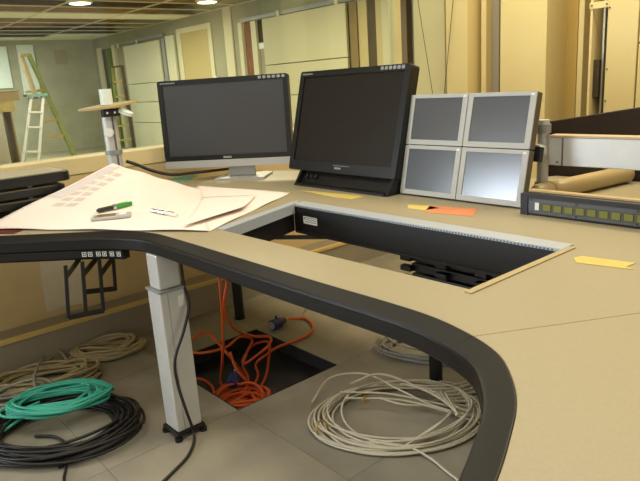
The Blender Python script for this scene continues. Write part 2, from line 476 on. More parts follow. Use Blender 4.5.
# doorway with green sheet at the far corner
d1 = struct(empty('door_1', (HXR, hy(107), 0)), 'open doorway with green sheet at the far hall corner', 'door')
hbox(100, 103.5, 0, 2.06, .001, .05).build('frame', M_FRAME, d1)
hbox(103.6, 107, 0, 2.02, .001, .01).build('dark_opening', M_DBROWN, d1)
hbox(107, 115, 0, 2.02, .001, .015).build('green_sheet', M_GREEN, d1)
hbox(115.2, 118, 0, 2.06, .001, .05).build('frame', M_FRAME, d1)
d2 = struct(empty('door_2', (HXR, hy(146), 0)), 'wide white sliding door of stacked panels in the hall', 'door')
for z0, z1 in ((0.02, .53), (.54, .915), (.925, 1.26), (1.27, 1.98)):
    hbox(129, 165, z0, z1, .052, .09).build('panel', M_HALLDOOR, d2, bevel=.004)
hbox(166, 169, .02, 2.0, .02, .06).build('edge_post', M_GREY, d2)
hbox(170, 178, .02, 2.02, .012, .05).build('side_panel', M_HALLDOOR, d2)
d3 = struct(empty('door_3', (HXR, hy(197), 0)), 'tan hall door in a pale frame', 'door')
hbox(180, 184, 0, 2.1, .001, .02).build('frame', M_FRAME, d3)
hbox(211.5, 215, 0, 2.1, .001, .02).build('frame', M_FRAME, d3)
hbox(184.1, 211.4, 2.02, 2.1, .001, .02).build('frame', M_FRAME, d3)
hbox(184.1, 211.4, 0, 2.02, .001, .01).build('door_leaf', M_DOORTAN, d3)
MB().box(HXR - .06, hy(218), 1.15, HXR - .002, hy(216.5), 1.28).build('switch', M_BOARD, d3)
struct(hbox(228, 236, 0, HZ, .001, .03).build('trim_21', M_FRAME, bevel=.01), 'pale post between the two hall doors', 'post')
d4 = struct(empty('door_4', (HXR, hy(258), 0)), 'half open hall doorway with reddish sheet inside', 'door')
hbox(244, 247.5, 0, 2.0, .001, .06).build('frame', M_FRAME, d4)
hbox(247.6, 256, 0, 1.99, .001, .012).build('red_sheet', M_RED, d4)
hbox(256.1, 261, 0, 1.99, .001, .05).build('frame', M_FRAME, d4)
hbox(261.1, 269, 0, 1.6, .001, .012).build('grey_sheet', M_WGREY, d4)
hbox(261.1, 269, 1.6, 1.68, .001, .02).build('white_bar', M_BOARD, d4)
hbox(261.1, 269, 1.69, 1.99, .001, .012).build('dark_opening', M_DBROWN, d4)
d5 = struct(empty('door_5', (HXR, hy(310), 0)), 'wide cream sliding door of stacked panels nearest the window', 'door')
for z0, z1 in ((0.02, .53), (.54, .935), (.945, 1.355), (1.365, 1.985)):
    hbox(270, 353, z0, z1, .052, .09).build('panel', M_HALLDOORY, d5, bevel=.004)
M_BDB = mat('board_brown', (126, 108, 66), .7, var=.08, scale=5); M_BDD = mat('board_dark', (92, 78, 46), .7, var=.1, scale=5)
d6 = struct(empty('door_6', (HXR, hy(383), 0)), 'open doorway with brown and cream boards right of the sliding door', 'door')
for a, b, mt_, t in ((353.3, 361, M_BDB, .04), (361, 370, M_DOORTAN, .02), (370, 379, M_DBROWN, .008), (379, 386, M_DOORTAN, .03), (386, 402, M_HALLDOORY, .05), (402, 413, M_BDD, .09)):
    hbox(a + .1, b - .1, 0, 1.98, .001, t).build('board', mt_, d6)

# hall things: whiteboard, window-like sheet, boxes, ladders
p0, p1 = aty(15.5, 45, HYF), aty(41, 97, HYF)
tag(MB().box(p0.x, HYF - .04, p1.z, p1.x, HYF - .002, p0.z).build('white_board', M_BOARD, bevel=.004), 'tall pale board hanging on the end wall behind the timber ladder', 'board')
p0, p1 = aty(-30, 47, HYF), aty(13, 88, HYF)
tag(MB().box(p0.x, HYF - .04, p1.z, p1.x, HYF - .002, p0.z).build('white_board', M_BOARD, bevel=.004), 'wide pale board at the left edge on the end wall', 'board')
p0, p1 = aty(54, 50, HYF), aty(68, 64, HYF)
tag(MB().box(p0.x, HYF - .02, p1.z, p1.x, HYF - .002, p0.z).build('notice_sheet', M_WGREY), 'small grey notice on the end wall right of the tall pale board', 'notice')


def hallbox(name, px0, px1, py0, py1, y, dep, m_, lb, z0=None):
    a, b = aty(px0, py0, y), aty(px1, py1, y); a.z = aty(10, py0, y).z
    zb = b.z if z0 is None else z0
    t = tag(empty(name, ((a.x + b.x) / 2, y + dep / 2, zb)), lb, 'box')
    MB().box(a.x, y, zb, b.x, y + dep, a.z - .012).build('body', m_, t, bevel=.005)
    MB().box(a.x - .008, y - .008, a.z - .012, b.x + .008, y + dep + .008, a.z).build('lid', m_, t)
    return t


zc = aty(10, 112, 11.0).z
hallbox('storage_box', -40, 11, 112, 165, 11.0, .5, M_WGREY, 'grey cabinet under the brown box at the left edge of the hall', 0)
hallbox('storage_box', 12, 20, 112, 165, 11.0, .5, M_CARD, 'tall narrow cardboard box beside the grey cabinet', 0)
hallbox('storage_box', -40, 16, 101, 112, 11.0, .45, M_WOOD, 'pale timber box on top of the grey cabinet', zc + .003)
zc2 = aty(10, 101, 11.0).z
hallbox('storage_box', -40, 20, 91, 101, 11.0, .45, M_CARD, 'brown carton topmost on the stack at the left edge', zc2 + .004)

# aluminium step ladder
LY = 10.0
t = tag(empty('step_ladder', (aty(30, 165, LY).x, LY, 0)), 'aluminium step ladder standing in front of the cartons', 'ladder')
tp = [aty(31, 97, LY), aty(43, 97, LY)]; bt = [aty(22, 165, LY), aty(38, 165, LY)]
for k in (0, 1):
    d_ = (bt[k] - tp[k]); e = tp[k] + d_ * ((0 - tp[k].z) / d_.z)
    MB().bar(e, tp[k], .03, .04).build('rail', M_CHROME if False else M_ALU, t)
    rb = Vector((e.x + .25, LY + .7, 0)); MB().bar(rb, tp[k] + Vector((0, .06, 0)), .03, .04).build('rear_rail', M_ALU, t)
for q in (.22, .44, .80, 1.1):
    a = tp[0].lerp(bt[0], q); b = tp[1].lerp(bt[1], q)
    if a.z > .05: MB().bar(a, b, .05, .025).build('rung', M_ALU, t)
MB().box(tp[0].x - .06, LY - .04, tp[0].z, tp[1].x + .06, LY + .16, tp[0].z + .04).build('top_tray', mat('tray_teal', (84, 122, 108), .6), t)

# timber ladder leaning
t = tag(empty('timber_ladder', (aty(70, 160, 11.5).x, 11.5, 0)), 'timber ladder leaning steeply in front of the tall pale board', 'ladder')
y0 = 11.9
for (a, b, m_) in (((21, 56), (36, 97), M_WOODB), ((29, 55), (74, 155), M_WOODG)):
    A, B = aty(*a, y0 + .6), aty(*b, y0)
    d_ = B - A; E_ = A + d_ * ((0.0 - A.z) / d_.z)
    if m_ is M_WOODB: E_ = B
    MB().bar(E_, A, .06, .10, up=(0, 1, 0)).build('rail', m_, t)
A, B = aty(20, 55, y0 + .6), aty(30, 55, y0 + .6)
MB().bar(A, B, .1, .05).build('top_bar', M_WOOD, t)
for q in (.35, .5, .65, .8):
    a = aty(29 + 45 * q, 55 + 100 * q, y0 + .6 * (1 - q)); MB().bar(a, a + Vector((-.33, .05, -.02)), .04, .05).build('rung', M_WOOD, t)

# thin ladder by the white sliding door
t = tag(empty('slim_ladder', (4.8, 10.9, 0)), 'slim ladder standing beside the white sliding door', 'ladder')
tl, trr = atx(113, 67, 4.8), atx(122, 66, 4.8)
bl, br = atx(121, 158, 4.8), atx(135.5, 156, 4.8)
for A, B in ((tl, bl), (trr, br)):
    d_ = B - A; E_ = A + d_ * ((0 - A.z) / d_.z); MB().bar(E_, A, .04, .05).build('rail', M_DBROWN if A is trr else M_WOODG, t)
for q in (0.0, .16, .32, .48, .64, .80, .95):
    a, b = tl.lerp(bl, q), trr.lerp(br, q)
    if a.z > .04: MB().bar(a, b, .05, .03).build('rung', M_WOOD if q else M_DBROWN, t)

# ================================================================== CONSOLE DESK
desk = tag(empty('control_console', (1.2, 1.4, FZ)), 'large tan control console desk with curved black padded edge', 'desk')
path_raw = [(0.12, 2.795), (0.32, 2.595), (.521, 2.394), (.679, 2.236), (.80, 2.110), (.862, 2.005), (.892, 1.90), (.897, 1.70), (.897, 1.54), (.897, 1.26), (.899, 1.03), (.902, .86), (.897, .735), (.871, .625), (.834, .546), (.775, .484), (.710, .436), (.63, .396), (.547, .360), (.40, .305), (.2, .24), (-.05, .17), (-.35, .10)]
PATH = [(p.x, p.y) for p in crom([(a, b, 0) for a, b in path_raw], 6)]
ks = min(range(len(PATH)), key=lambda i: (PATH[i][0] - .871) ** 2 + (PATH[i][1] - .625) ** 2)
SE = (2.50, -.333)
CUT = [(1.055, 1.752), (1.49, 1.895), (1.49, .772), (1.075, .772)]
main_poly = PATH[:ks + 1] + [SE, (2.50, 1.36), (2.08, 1.60), (2.08, 2.60), (1.95, 2.92), (.12, 2.92)]
MB().prism(main_poly, D - .03, D, [CUT]).build('desktop', M_DESK, desk, bevel=.001, seg=1)
dx, dy = SE[0] - PATH[ks][0], SE[1] - PATH[ks][1]; L = math.hypot(dx, dy); ox, oy = dy / L * .0011, -dx / L * .0011
wing = [(PATH[ks][0] + ox, PATH[ks][1] + oy)] + PATH[ks + 1:] + [(-.35, -.55), (2.3, -.9), (SE[0] + ox, SE[1] + oy)]
MB().prism(wing, D - .03, D).build('desktop_wing', M_DESK, desk, bevel=.001, seg=1)
PROF = [(0.0003, D - .004), (.0008, D + .0006), (.003, D + .001), (.042, D - .0115), (.0465, D - .0145), (.0485, D - .019), (.0485, D - .0205), (.0477, D - .0215), (.0485, D - .0225), (.0485, D - .050), (.046, D - .054), (.030, D - .055), (.0003, D - .055)]
MB().sweep(PATH[:ks + 1], PROF).build('padded_edge', M_PAD, desk, smooth=False, bevel=0)
kk = [(PATH[ks][0] * .96 + PATH[ks + 1][0] * .04, PATH[ks][1] * .9 + PATH[ks + 1][1] * .1)] + PATH[ks + 1:]
MB().sweep(kk, PROF).build('padded_edge', M_PAD, desk)
for o in [c for c in desk.children if c.name.startswith('padded')]:
    for p in o.data.polygons: p.use_smooth = True
    md = o.modifiers.new('es', 'EDGE_SPLIT'); md.split_angle = R(14)
# sub frame below the top
MB().sweep([(p[0] , p[1]) for p in PATH[2:ks + 3]], [(-.03, D - .031), (-.01, D - .031), (-.01, D - .07), (-.03, D - .07)]).build('under_rail', M_BLACK, desk)
# keypad housing below the left wing pad
kp0, kp1 = 4, 30
KPATH = PATH[0:29]
kh = MB().sweep(KPATH, [(.010, D - .0555), (.0475, D - .0555), (.0475, D - .082), (.040, D - .090), (.010, D - .090)]).build('keypad_housing', M_PAD, desk)
# six keys on the housing
kz = D - .069
for k in range(6):
    px = 84 + k * 7
    # find path position under this pixel on the housing face
    best = None
    for i in range(1, len(PATH) - 1):
        d_ = Vector((PATH[i + 1][0] - PATH[i - 1][0], PATH[i + 1][1] - PATH[i - 1][1], 0)).normalized(); nr = Vector((d_.y, -d_.x, 0))
        for q in (0, .2, .4, .6, .8):
            P = Vector((PATH[i][0] + (PATH[i + 1][0] - PATH[i][0]) * q, PATH[i][1] + (PATH[i + 1][1] - PATH[i][1]) * q, kz)) + nr * .0485
            v = P - CAM; X = 320 + FPX * v.dot(RT) / v.dot(FW)
            if best is None or abs(X - px) < best[0]: best = (abs(X - px), P, nr, d_)
    P, nr, d_ = best[1:]
    Mx = Matrix.Translation(P) @ Matrix((d_, nr, Vector((0, 0, 1)))).transposed().to_4x4()
    b = MB()
    for (a0, a1, c0, c1) in ((-.0075, .0075, -.008, -.0062), (-.0075, .0075, .0062, .008), (-.0075, -.0057, -.0062, .0062), (.0057, .0075, -.0062, .0062)): b.box(a0, 0, c0, a1, .002, c1, Mx)
    b.box(-.002, 0, -.003, .002, .002, .003, Mx)
    b.build('key_mark', M_STICK, kh)

# cut-out frame
MB().prism([(1.053, 1.752), (1.49, 1.897), (1.522, 1.925), (1.49, 1.93), (1.053, 1.792)], D + .0005, D + .004).build('frame_rail', M_RAIL, desk)
fr = MB().box(1.462, .775, D - .006, 1.522, 1.897, D + .004).build('frame_rail', M_RAIL, desk, bevel=.001)
pf = MB()
yy = .80
while yy < 1.86:
    pf.box(1.4612, yy, D - .0045, 1.464, yy + .005, D + .0005); yy += .011
pf.build('perforation', M_INKD, fr)['kind'] = 'stuff'
MB().box(1.05, .758, D + .0005, 1.50, .776, D + .003).build('frame_strip', mat('wood_strip', (176, 158, 112), .5), desk)
ib = MB().box(1.466, .775, D - .105, 1.49, 1.895, D - .008).build('inner_panel', M_BLACK, desk)
MB().add([(1.06, 1.7495, D - .033), (1.462, 1.8825, D - .033), (1.462, 1.8825, D + .004), (1.06, 1.7495, D + .004), (1.06, 1.7535, D - .033), (1.462, 1.8855, D - .033), (1.462, 1.8855, D + .004), (1.06, 1.7535, D + .004)],
         [(0, 1, 2, 3), (7, 6, 5, 4), (0, 4, 5, 1), (1, 5, 6, 2), (2, 6, 7, 3), (3, 7, 4, 0)]).build('frame_rail', M_RAIL, desk)
MB().add([(1.05, 1.758, D - .105), (1.465, 1.895, D - .105), (1.465, 1.895, D - .034), (1.05, 1.758, D - .034), (1.05, 1.778, D - .105), (1.465, 1.915, D - .105), (1.465, 1.915, D - .034), (1.05, 1.778, D - .034)],
         [(0, 1, 2, 3), (7, 6, 5, 4), (0, 4, 5, 1), (1, 5, 6, 2), (2, 6, 7, 3), (3, 7, 4, 0)]).build('inner_panel', M_BLACK, desk)
a = atx(303, 216, 1.464); b_ = atx(317, 226, 1.464)
st = MB().box(1.4645, b_.y, b_.z, 1.4658, a.y, a.z).build('label_sticker', M_STICK, desk)
ln = MB()
for q in range(3): ln.box(1.4640, b_.y + .006, b_.z + .008 + q * .008, 1.4644, a.y - .012, b_.z + .010 + q * .008)
ln.box(1.4640, a.y - .010, a.z - .012, 1.4644, a.y - .004, a.z - .004)
ln.build('print', M_INKD, st)
MB().box(1.455, .775, D - .108, 1.466, 1.88, D - .100).build('inner_ledge', M_BLACK, desk)

# struts under the cut-out
MB().bar(atz(246, 237.5, D - .115), atz(330, 237.0, D - .115), .014, .014).build('strut', M_BLACK, desk)
MB().box(1.80, .6, D - .08, 1.84, 2.5, D - .031).build('cross_beam', M_BLACK, desk)
# slatted cable spine
sp = empty('cable_spine', (1.62, 1.1, .30), desk)
for k in range(7):
    z = .36 + k * .036
    MB().box(1.525, .70, z, 1.64, 1.345, z + .030).build('slat', M_BLACKP, sp, bevel=.005)
    for q in range(5):
        y = 1.33 - q * .15
        MB().box(1.500, y, z + .004, 1.526, y + .045, z + .024).build('lug', M_BLACKP, sp, bevel=.004)
MB().box(1.60, .74, FZ, 1.64, .78, D - .031).build('spine_post', M_BLACKP, sp)

# aluminium lifting column
lx, ly = .884, 1.884
lg = empty('lifting_column', (lx, ly, FZ), desk)
zs = .465
MB().box(lx - .048, ly - .047, FZ + .03, lx + .048, ly + .047, zs).build('lower_stage', M_ALU, lg, bevel=.006)
MB().box(lx - .040, ly - .038, zs + .008, lx + .040, ly + .038, D - .056).build('upper_stage', M_ALU, lg, bevel=.005)
MB().box(lx - .052, ly - .049, zs, lx + .052, ly + .049, zs + .007).build('collar', M_GREY, lg)
MB().box(lx - .021, ly - .0478, FZ + .035, lx - .019, ly - .0471, zs - .005).build('groove', M_GREY, lg)
MB().box(lx - .056, ly - .053, FZ + .018, lx + .056, ly + .053, FZ + .029).build('base_plate', M_BLACK, lg)
for sx in (-.049, .049):
    for sy in (-.047, .047):
        MB().cyl((lx + sx, ly + sy, FZ), (lx + sx, ly + sy, FZ + .012), .014, n=14).cyl((lx + sx, ly + sy, FZ + .012), (lx + sx, ly + sy, FZ + .017), .006, n=10).build('foot', M_BLACK, lg)
MB().box(lx + .016, ly - .0486, zs - .06, lx + .038, ly - .0471, zs - .022).build('label', M_STICK, lg)
# round black legs
for (px, py) in ((240, 318), (436, 382)):
    p = atz(px, py, FZ)
    g = empty('round_leg', (p.x, p.y, FZ), desk)
    MB().cyl((p.x, p.y, FZ + .008), (p.x, p.y, D - .031), .026, n=24).build('tube', M_BLACK, g)
    MB().cyl((p.x, p.y, FZ), (p.x, p.y, FZ + .008), .029, n=24).build('foot', M_BLACKP, g)

# hanging bracket under the left wing
bk = tag(empty('hanging_bracket', (.74, 2.14, .35)), 'black flat bar bracket hanging below the padded edge', 'bracket')
H1 = 2.13
def fbar(a, b, w=.012, t=.004): return MB().bar(a, b, t, w, up=(1, 0, 0))
topz = D - .0915
for k, (pa, pb, yq) in enumerate((((65, 258), (68.5, 318), 2.13), ((82, 258), (86, 315), 2.13), ((99, 257), (103.5, 311), 2.13), ((113, 257), (115.5, 290), 2.20))):
    A, B = aty(*pa, yq), aty(*pb, yq); A = A + (A - B) * ((topz - A.z) / (A.z - B.z))
    MB().bar(A, B, .012, .006, up=(0, 1, 0)).build('upright', M_BLACK, bk)
A, B = aty(68.5, 317.5, 2.13), aty(104, 310.5, 2.13)
MB().bar(A, B, .006, .018).build('bottom_bar', M_BLACK, bk)
A, B = aty(84, 292, 2.13), aty(116, 288.5, 2.20)
MB().bar(A, B, .006, .018).build('bottom_bar', M_BLACK, bk)
for (pa, pb) in (((66, 277), (80, 258)), ((83, 275), (97, 258)), ((101, 274), (113, 258))):
    A, B = aty(*pa, 2.13), aty(*pb, 2.21); MB().bar(A, B, .005, .020).build('brace', M_DBROWN, bk)

# ================================================================== THINGS ON THE DESK
def frame_m(origin, yaw_dir, tilt):
    """local x = to the viewer's right along the screen, y = into the screen, z = up the screen"""
    x = Vector((yaw_dir[0], yaw_dir[1], 0)).normalized(); up = Vector((0, 0, 1)); y = up.cross(x)
    y2 = y * math.cos(tilt) - up * math.sin(tilt); z2 = up * math.cos(tilt) + y * math.sin(tilt)
    M_ = Matrix((x, y2, z2)).transposed().to_4x4(); M_.translation = Vector(origin); return M_


def rrect(x0, z0, x1, z1, r, n=5):
    pts = []
    for cx, cz, a0 in ((x1 - r, z0 + r, -90), (x1 - r, z1 - r, 0), (x0 + r, z1 - r, 90), (x0 + r, z0 + r, 180)):
        for k in range(n + 1):
            t = R(a0 + 90 * k / n); pts.append((cx + r * math.cos(t), cz + r * math.sin(t)))
    return pts


def plate(poly, y0, y1, M_, holes=()):
    b = MB().prism(poly, -y1, -y0, holes)          # prism in xz, depth along y
    b.v = [M_ @ Vector((v.x, -v.z, v.y)) for v in b.v]; return b


# --- monitor with silver lower edge, in the corner
def corner_monitor():
    dr = Vector((math.cos(R(-50)), math.sin(R(-50)), 0)); c = Vector((1.712, 2.729, .72))
    M_ = frame_m(c, dr, R(2))
    t = tag(empty('monitor', (1.80, 2.72, D)), 'wide dark monitor with a silver lower edge in the corner', 'monitor')
    W, H = .678, .44
    plate(rrect(-W / 2, 0, W / 2, H, .016), .002, .045, M_).build('housing', M_BLACKP, t)
    plate(rrect(-W / 2, .034, W / 2, H, .014), -.006, .0015, M_, [rrect(-W / 2 + .026, .058, W / 2 - .026, H - .024, .002)]).build('bezel', M_BLACKP, t, bevel=.002)
    MB().box(-W / 2 + .026, -.001, .058, W / 2 - .026, .0015, H - .024, M_).build('screen', M_SCREEN, t)
    plate(rrect(-W / 2 - .003, -.004, W / 2 + .003, .033, .012), -.010, .0015, M_).build('silver_edge', M_SILVER, t, bevel=.004)
    MB().box(-.022, -.0075, .040, .022, -.0063, .050, M_).build('badge', M_GREY, t)
    for k in range(6): plate(rrect(.19 + k * .024, H - .019, .207 + k * .024, H - .005, .006), -.0072, -.0062, M_).build('icon_sticker', M_GREY, t)
    b = MB()
    for k in range(8): b.box(-W / 2 + .018 + k * .010, -.0072, H - .016, -W / 2 + .025 + k * .010, -.0063, H - .010, M_)
    b.build('small_lettering', M_GREY, t)
    nk = Vector((1.745, 2.675, D))
    Mn = frame_m(nk, dr, 0)
    MB().box(-.075, .04, .012, .065, .065, .20, Mn).build('neck', M_SILVER, t, bevel=.004)
    plate(rrect(-.13, 0, .13, .012, .003), -.04, .16, Mn).build('foot', M_SILVER, t)
    plate(rrect(-.12, .10, .12, .34, .02), .046, .075, M_).build('rear_cover', M_BLACKP, t)
    MB().box(-.07, .0725, .06, .06, .11, .26, Mn).build('hinge', M_BLACKP, t)


corner_monitor()


def centre_monitor():
    M_ = frame_m((1.80, 2.011, D + .003), (0, -1, 0), R(15))
    t = tag(empty('monitor', (1.85, 2.0, D)), 'black monitor leaning back on a low black stand', 'monitor')
    W, H0, H = .684, .062, .520
    plate(rrect(-W / 2, H0, W / 2, H, .012), .002, .045, M_).build('housing', M_BLACKP, t)
    plate(rrect(-W / 2, H0, W / 2, H, .012), -.008, .0015, M_, [rrect(-W / 2 + .030, H0 + .045, W / 2 - .030, H - .026, .002)]).build('bezel', M_BLACKP, t, bevel=.002)
    MB().box(-W / 2 + .030, -.001, H0 + .045, W / 2 - .030, .0015, H - .026, M_).build('screen', M_SCREENB, t)
    MB().box(-.02, -.0095, H0 + .018, .02, -.0083, H0 + .026, M_).build('badge', M_GREY, t)
    MB().box(-.03, -.0095, H0 + .032, .07, -.0083, H0 + .034, M_).build('light_line', M_GREY, t)
    for k in range(6): plate(rrect(.18 + k * .023, H - .020, .197 + k * .023, H - .005, .006), -.0095, -.0083, M_).build('icon_sticker', M_GREY, t)
    b = MB()
    for k in range(8): b.box(-W / 2 + .018 + k * .009, -.0095, H - .017, -W / 2 + .024 + k * .009, -.0083, H - .010, M_)
    b.build('small_lettering', M_GREY, t)
    # low stand: two cheeks, sloped face, lip
    y0, y1 = 1.674, 2.266
    for ya_ in (y0, y1 - .014):
        MB().add([(1.765, ya_, D), (1.98, ya_, D), (1.98, ya_, D + .075), (1.815, ya_, D + .070), (1.765, ya_ + .014, D), (1.98, ya_ + .014, D), (1.98, ya_ + .014, D + .075), (1.815, ya_ + .014, D + .070)],
              [(0, 1, 2, 3), (7, 6, 5, 4), (0, 4, 5, 1), (1, 5, 6, 2), (2, 6, 7, 3), (3, 7, 4, 0)]).build('stand_cheek', M_BLACKP, t)
    MB().add([(1.80, y0 + .015, D + .01), (1.84, y0 + .015, D + .068), (1.84, y1 - .015, D + .068), (1.80, y1 - .015, D + .01), (1.97, y0 + .015, D + .01), (1.97, y0 + .015, D + .068), (1.97, y1 - .015, D + .068), (1.97, y1 - .015, D + .01)],
             [(0, 1, 2, 3), (4, 7, 6, 5), (1, 5, 6, 2), (0, 3, 7, 4), (0, 4, 5, 1), (2, 6, 7, 3)]).build('stand_face', M_BLACKP, t)
    MB().box(1.762, y0 + .015, D, 1.80, y1 - .015, D + .010).build('stand_lip', M_BLACK, t)
    for k in range(3): MB().cyl((1.806 + .012, y1 - .05 - .03 * k, D + .036), (1.80 + .006, y1 - .05 - .03 * k, D + .042), .010, n=14).build('knob', M_BLACK, t)
    plate(rrect(-.15, .14, .15, .40, .02), .046, .085, M_).build('rear_cover', M_BLACKP, t)


centre_monitor()


def quad():
    M_ = frame_m((1.838, 1.394, D + .006), (0, -1, 0), R(13))
    t = tag(empty('quad_display', (1.86, 1.4, D)), 'four small grey framed displays stacked two by two', 'display')
    w, hh = .270, .192
    for cx in (0, 1):
        for cz in (0, 1):
            x0 = -.272 + cx * .2735; z0 = cz * .1955
            e = plate(rrect(x0, z0, x0 + w, z0 + hh, .003), .0, .030, M_).build('display_unit', M_QSIDE, t)
            plate(rrect(x0, z0, x0 + w, z0 + hh, .003), -.005, -.0005, M_, [rrect(x0 + .021, z0 + .019, x0 + w - .022, z0 + hh - .014, .001)]).build('bezel', M_BEZQ, e, bevel=.001)
            MB().box(x0 + .021, -.0025, z0 + .019, x0 + w - .022, -.0005, z0 + hh - .014, M_).build('screen', M_SCREENQ, e)
            MB().box(x0 + w - .020, -.0062, z0 + hh - .014, x0 + w - .008, -.0052, z0 + hh - .006, M_).build('sticker', M_STICK, e)
    MB().box(-.20, .031, .08, .20, .050, .30, M_).build('mount_plate', M_BLACK, t)
    MB().box(-.03, .051, .16, .28, .075, .21, M_).build('mount_arm', M_BLACK, t)


quad()


# --- arm beside the quad display
def arm():
    t = tag(empty('support_arm', (2.06, 1.17, D)), 'silver box section arm with round joint beside the four displays', 'arm')
    ax = 2.02
    a, b = atx(540, 135, ax), atx(535, 163, ax)
    y1 = atx(546, 140, ax).y - .0; z0, z1 = .775, .872
    bm_ = MB().box(ax, .45, z0, ax + .05, y1 - .01, z1).build('beam', M_ALU, t, bevel=.003)
    MB().box(ax - .004, y1 - .065, z0, ax - .0005, y1 - .061, z1).build('joint_line', M_INKD, bm_)
    MB().cyl((ax - .002, y1 - .045, z0 + .012), (ax - .0004, y1 - .045, z0 + .012), .004, n=8).build('screw', M_INKD, bm_)
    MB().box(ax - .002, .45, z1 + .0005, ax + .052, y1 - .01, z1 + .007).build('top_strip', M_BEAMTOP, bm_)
    c = Vector((ax + .015, atx(541, 140, ax).y, 0))
    MB().cyl((c.x, c.y, D + .06), (c.x, c.y, .93), .020, n=20).build('pivot', M_ALU, t)
    MB().cyl((c.x, c.y, .885), (c.x, c.y, .915), .026, n=20).build('ring', M_GREY, t)
    MB().cyl((c.x - .05, c.y - .002, .82), (c.x - .021, c.y - .002, .82), .030, n=24).build('joint_disc', M_ALU, t, bevel=.004)
    MB().cyl((c.x, c.y, D), (c.x, c.y, D + .06), .026, n=20).build('base', M_BLACK, t)


arm()

# --- button panel
bp = tag(empty('button_panel', (1.83, .84, D)), 'long black button panel with a row of green windows', 'panel')
bx = 1.775
MB().box(bx + .004, .56, D, 1.825, 1.088, D + .072).build('case', M_BLACKP, bp, bevel=.004)
MB().box(bx - .002, 1.062, D, bx + .0035, 1.088, D + .070).build('end_cheek', M_BLACK, bp)
MB().box(bx - .002, .56, D + .057, bx + .0035, 1.061, D + .072).build('top_lip', M_BLACK, bp)
fp = MB().box(bx, .56, D + .008, bx + .0035, 1.060, D + .056).build('face_plate', mat('face_grey', (84, 86, 88), .4, metal=.2), bp)
MB().box(bx - .0015, .56, D + .017, bx - .0003, 1.018, D + .044).build('button_strip', mat('strip_dark', (70, 72, 56), .4), bp)
for k in range(12):
    y = 1.008 - k * .036
    g = MB().box(bx - .004, y - .026, D + .020, bx - .0017, y, D + .041).build('button', M_GWIN, bp, bevel=.001)
MB().box(bx - .003, 1.022, D + .020, bx - .0003, 1.036, D + .044).build('latch', M_STICK, bp)
for y in (1.05, .90, .72):
    for z in (D + .013, D + .051): MB().cyl((bx - .002, y, z), (bx - .0003, y, z), .003, n=8).build('screw', M_BLACK, bp)
MB().box(1.80, .56, D + .0725, 1.824, 1.075, D + .078).build('top_board', mat('board_tan', (190, 162, 112), .55), bp)

# --- tan padded roll and wrap behind the button panel
A = Vector((1.955, 1.135, D + .0345)); B = atz(662, 166, D + .0345); B = A.lerp(B, (2.46 - A.x) / (B.x - A.x))
rl = tag(empty('padded_roll', (1.98, .9, D)), 'glossy tan padded roll lying behind the button panel', 'roll')
n = 14
b = MB(); pts = []
dirv = (B - A).normalized()
b.tube([A - dirv * .012, A - dirv * .008, A, B, B + dirv * .01], .033, 18)
k_ = 18
for i in range(18): b.v[i] = (A - dirv * .012) + (b.v[i] - (A - dirv * .012)) * .55
for i in range(18, 36): b.v[i] = (A - dirv * .008) + (b.v[i] - (A - dirv * .008)) * .85
b.build('roll', M_ROLL, rl, smooth=True)
MB().tube([A + dirv * .06 + Vector((0, 0, 0)), A + dirv * .066], .0342, 18).build('seam', M_CRUMP, rl)
rnd = random.Random(5)
cw = MB().grid(lambda u, v: Vector((1.90 + .16 * u, .60 + .28 * v, D + .004 + .028 * math.sin(u * 3.1) * (0.6 + .4 * math.sin(v * 17 + u * 4)) * (1 - .3 * v))), 14, 24)
tag(cw.build('crumpled_wrap', M_CRUMP, None, smooth=True, solid=.002), 'brown crumpled wrap tucked under the tan roll', 'wrap')

# --- black back panel of neighbouring console
pn = tag(empty('black_console', (2.55, .5, FZ)), 'black equipment housing standing behind the silver arm', 'console')
q0, q1 = atx(545, 122, 2.52), atx(640, 107, 2.52)
ye = -.3; ze = q0.z + (q1.z - q0.z) * (q0.y - ye) / (q0.y - q1.y)
b = MB()
b.add([(2.52, q0.y, FZ), (2.52, ye, FZ), (2.52, ye, ze), (2.52, q0.y, q0.z), (2.58, q0.y, FZ), (2.58, ye, FZ), (2.58, ye, ze), (2.58, q0.y, q0.z)],
      [(0, 1, 2, 3), (7, 6, 5, 4), (0, 4, 5, 1), (1, 5, 6, 2), (2, 6, 7, 3), (3, 7, 4, 0)])
b.build('panel', mat('black_brown', (46, 34, 26), .5), pn, bevel=.004)
MB().box(2.505, q0.y - .03, .7, 2.5195, q0.y, q0.z - .02).build('end_bracket', M_BLACK, pn)
MB().cyl((2.50, q0.y - .012, q0.z - .04), (2.5045, q0.y - .012, q0.z - .04), .006, n=10).build('bolt', M_CHROME, pn)

# --- shelf unit at the left
su = tag(empty('shelf_unit', (.55, 2.65, D)), 'black edged tiered shelf unit half covered by the drawings', 'shelf')
def shelf_poly(x1, y0, y1, r=.05):
    p = [(-.1, y0)]
    for k in range(7):
        t_ = R(-90 + 90 * k / 6); p.append((x1 - r + r * math.cos(t_), y0 + r + r * math.sin(t_)))
    for k in range(7):
        t_ = R(0 + 90 * k / 6); p.append((x1 - r + r * math.cos(t_), y1 - r + r * math.sin(t_)))
    return p + [(-.1, y1)]
for z, th_, x1 in ((.782, .038, .885), (.738, .028, .86), (.697, .026, .86)):
    s_ = MB().prism(shelf_poly(x1, 2.62, 2.88), z, z + th_).build('shelf', M_BLACKP, su, bevel=.008, seg=3)
    MB().prism(shelf_poly(x1 - .014, 2.634, 2.866), z + th_ + .0003, z + th_ + .003).build('shelf_top', M_DESK, s_)
MB().prism(shelf_poly(.84, 2.64, 2.86), D, .683).build('base', M_BLACKP, su, bevel=.006)
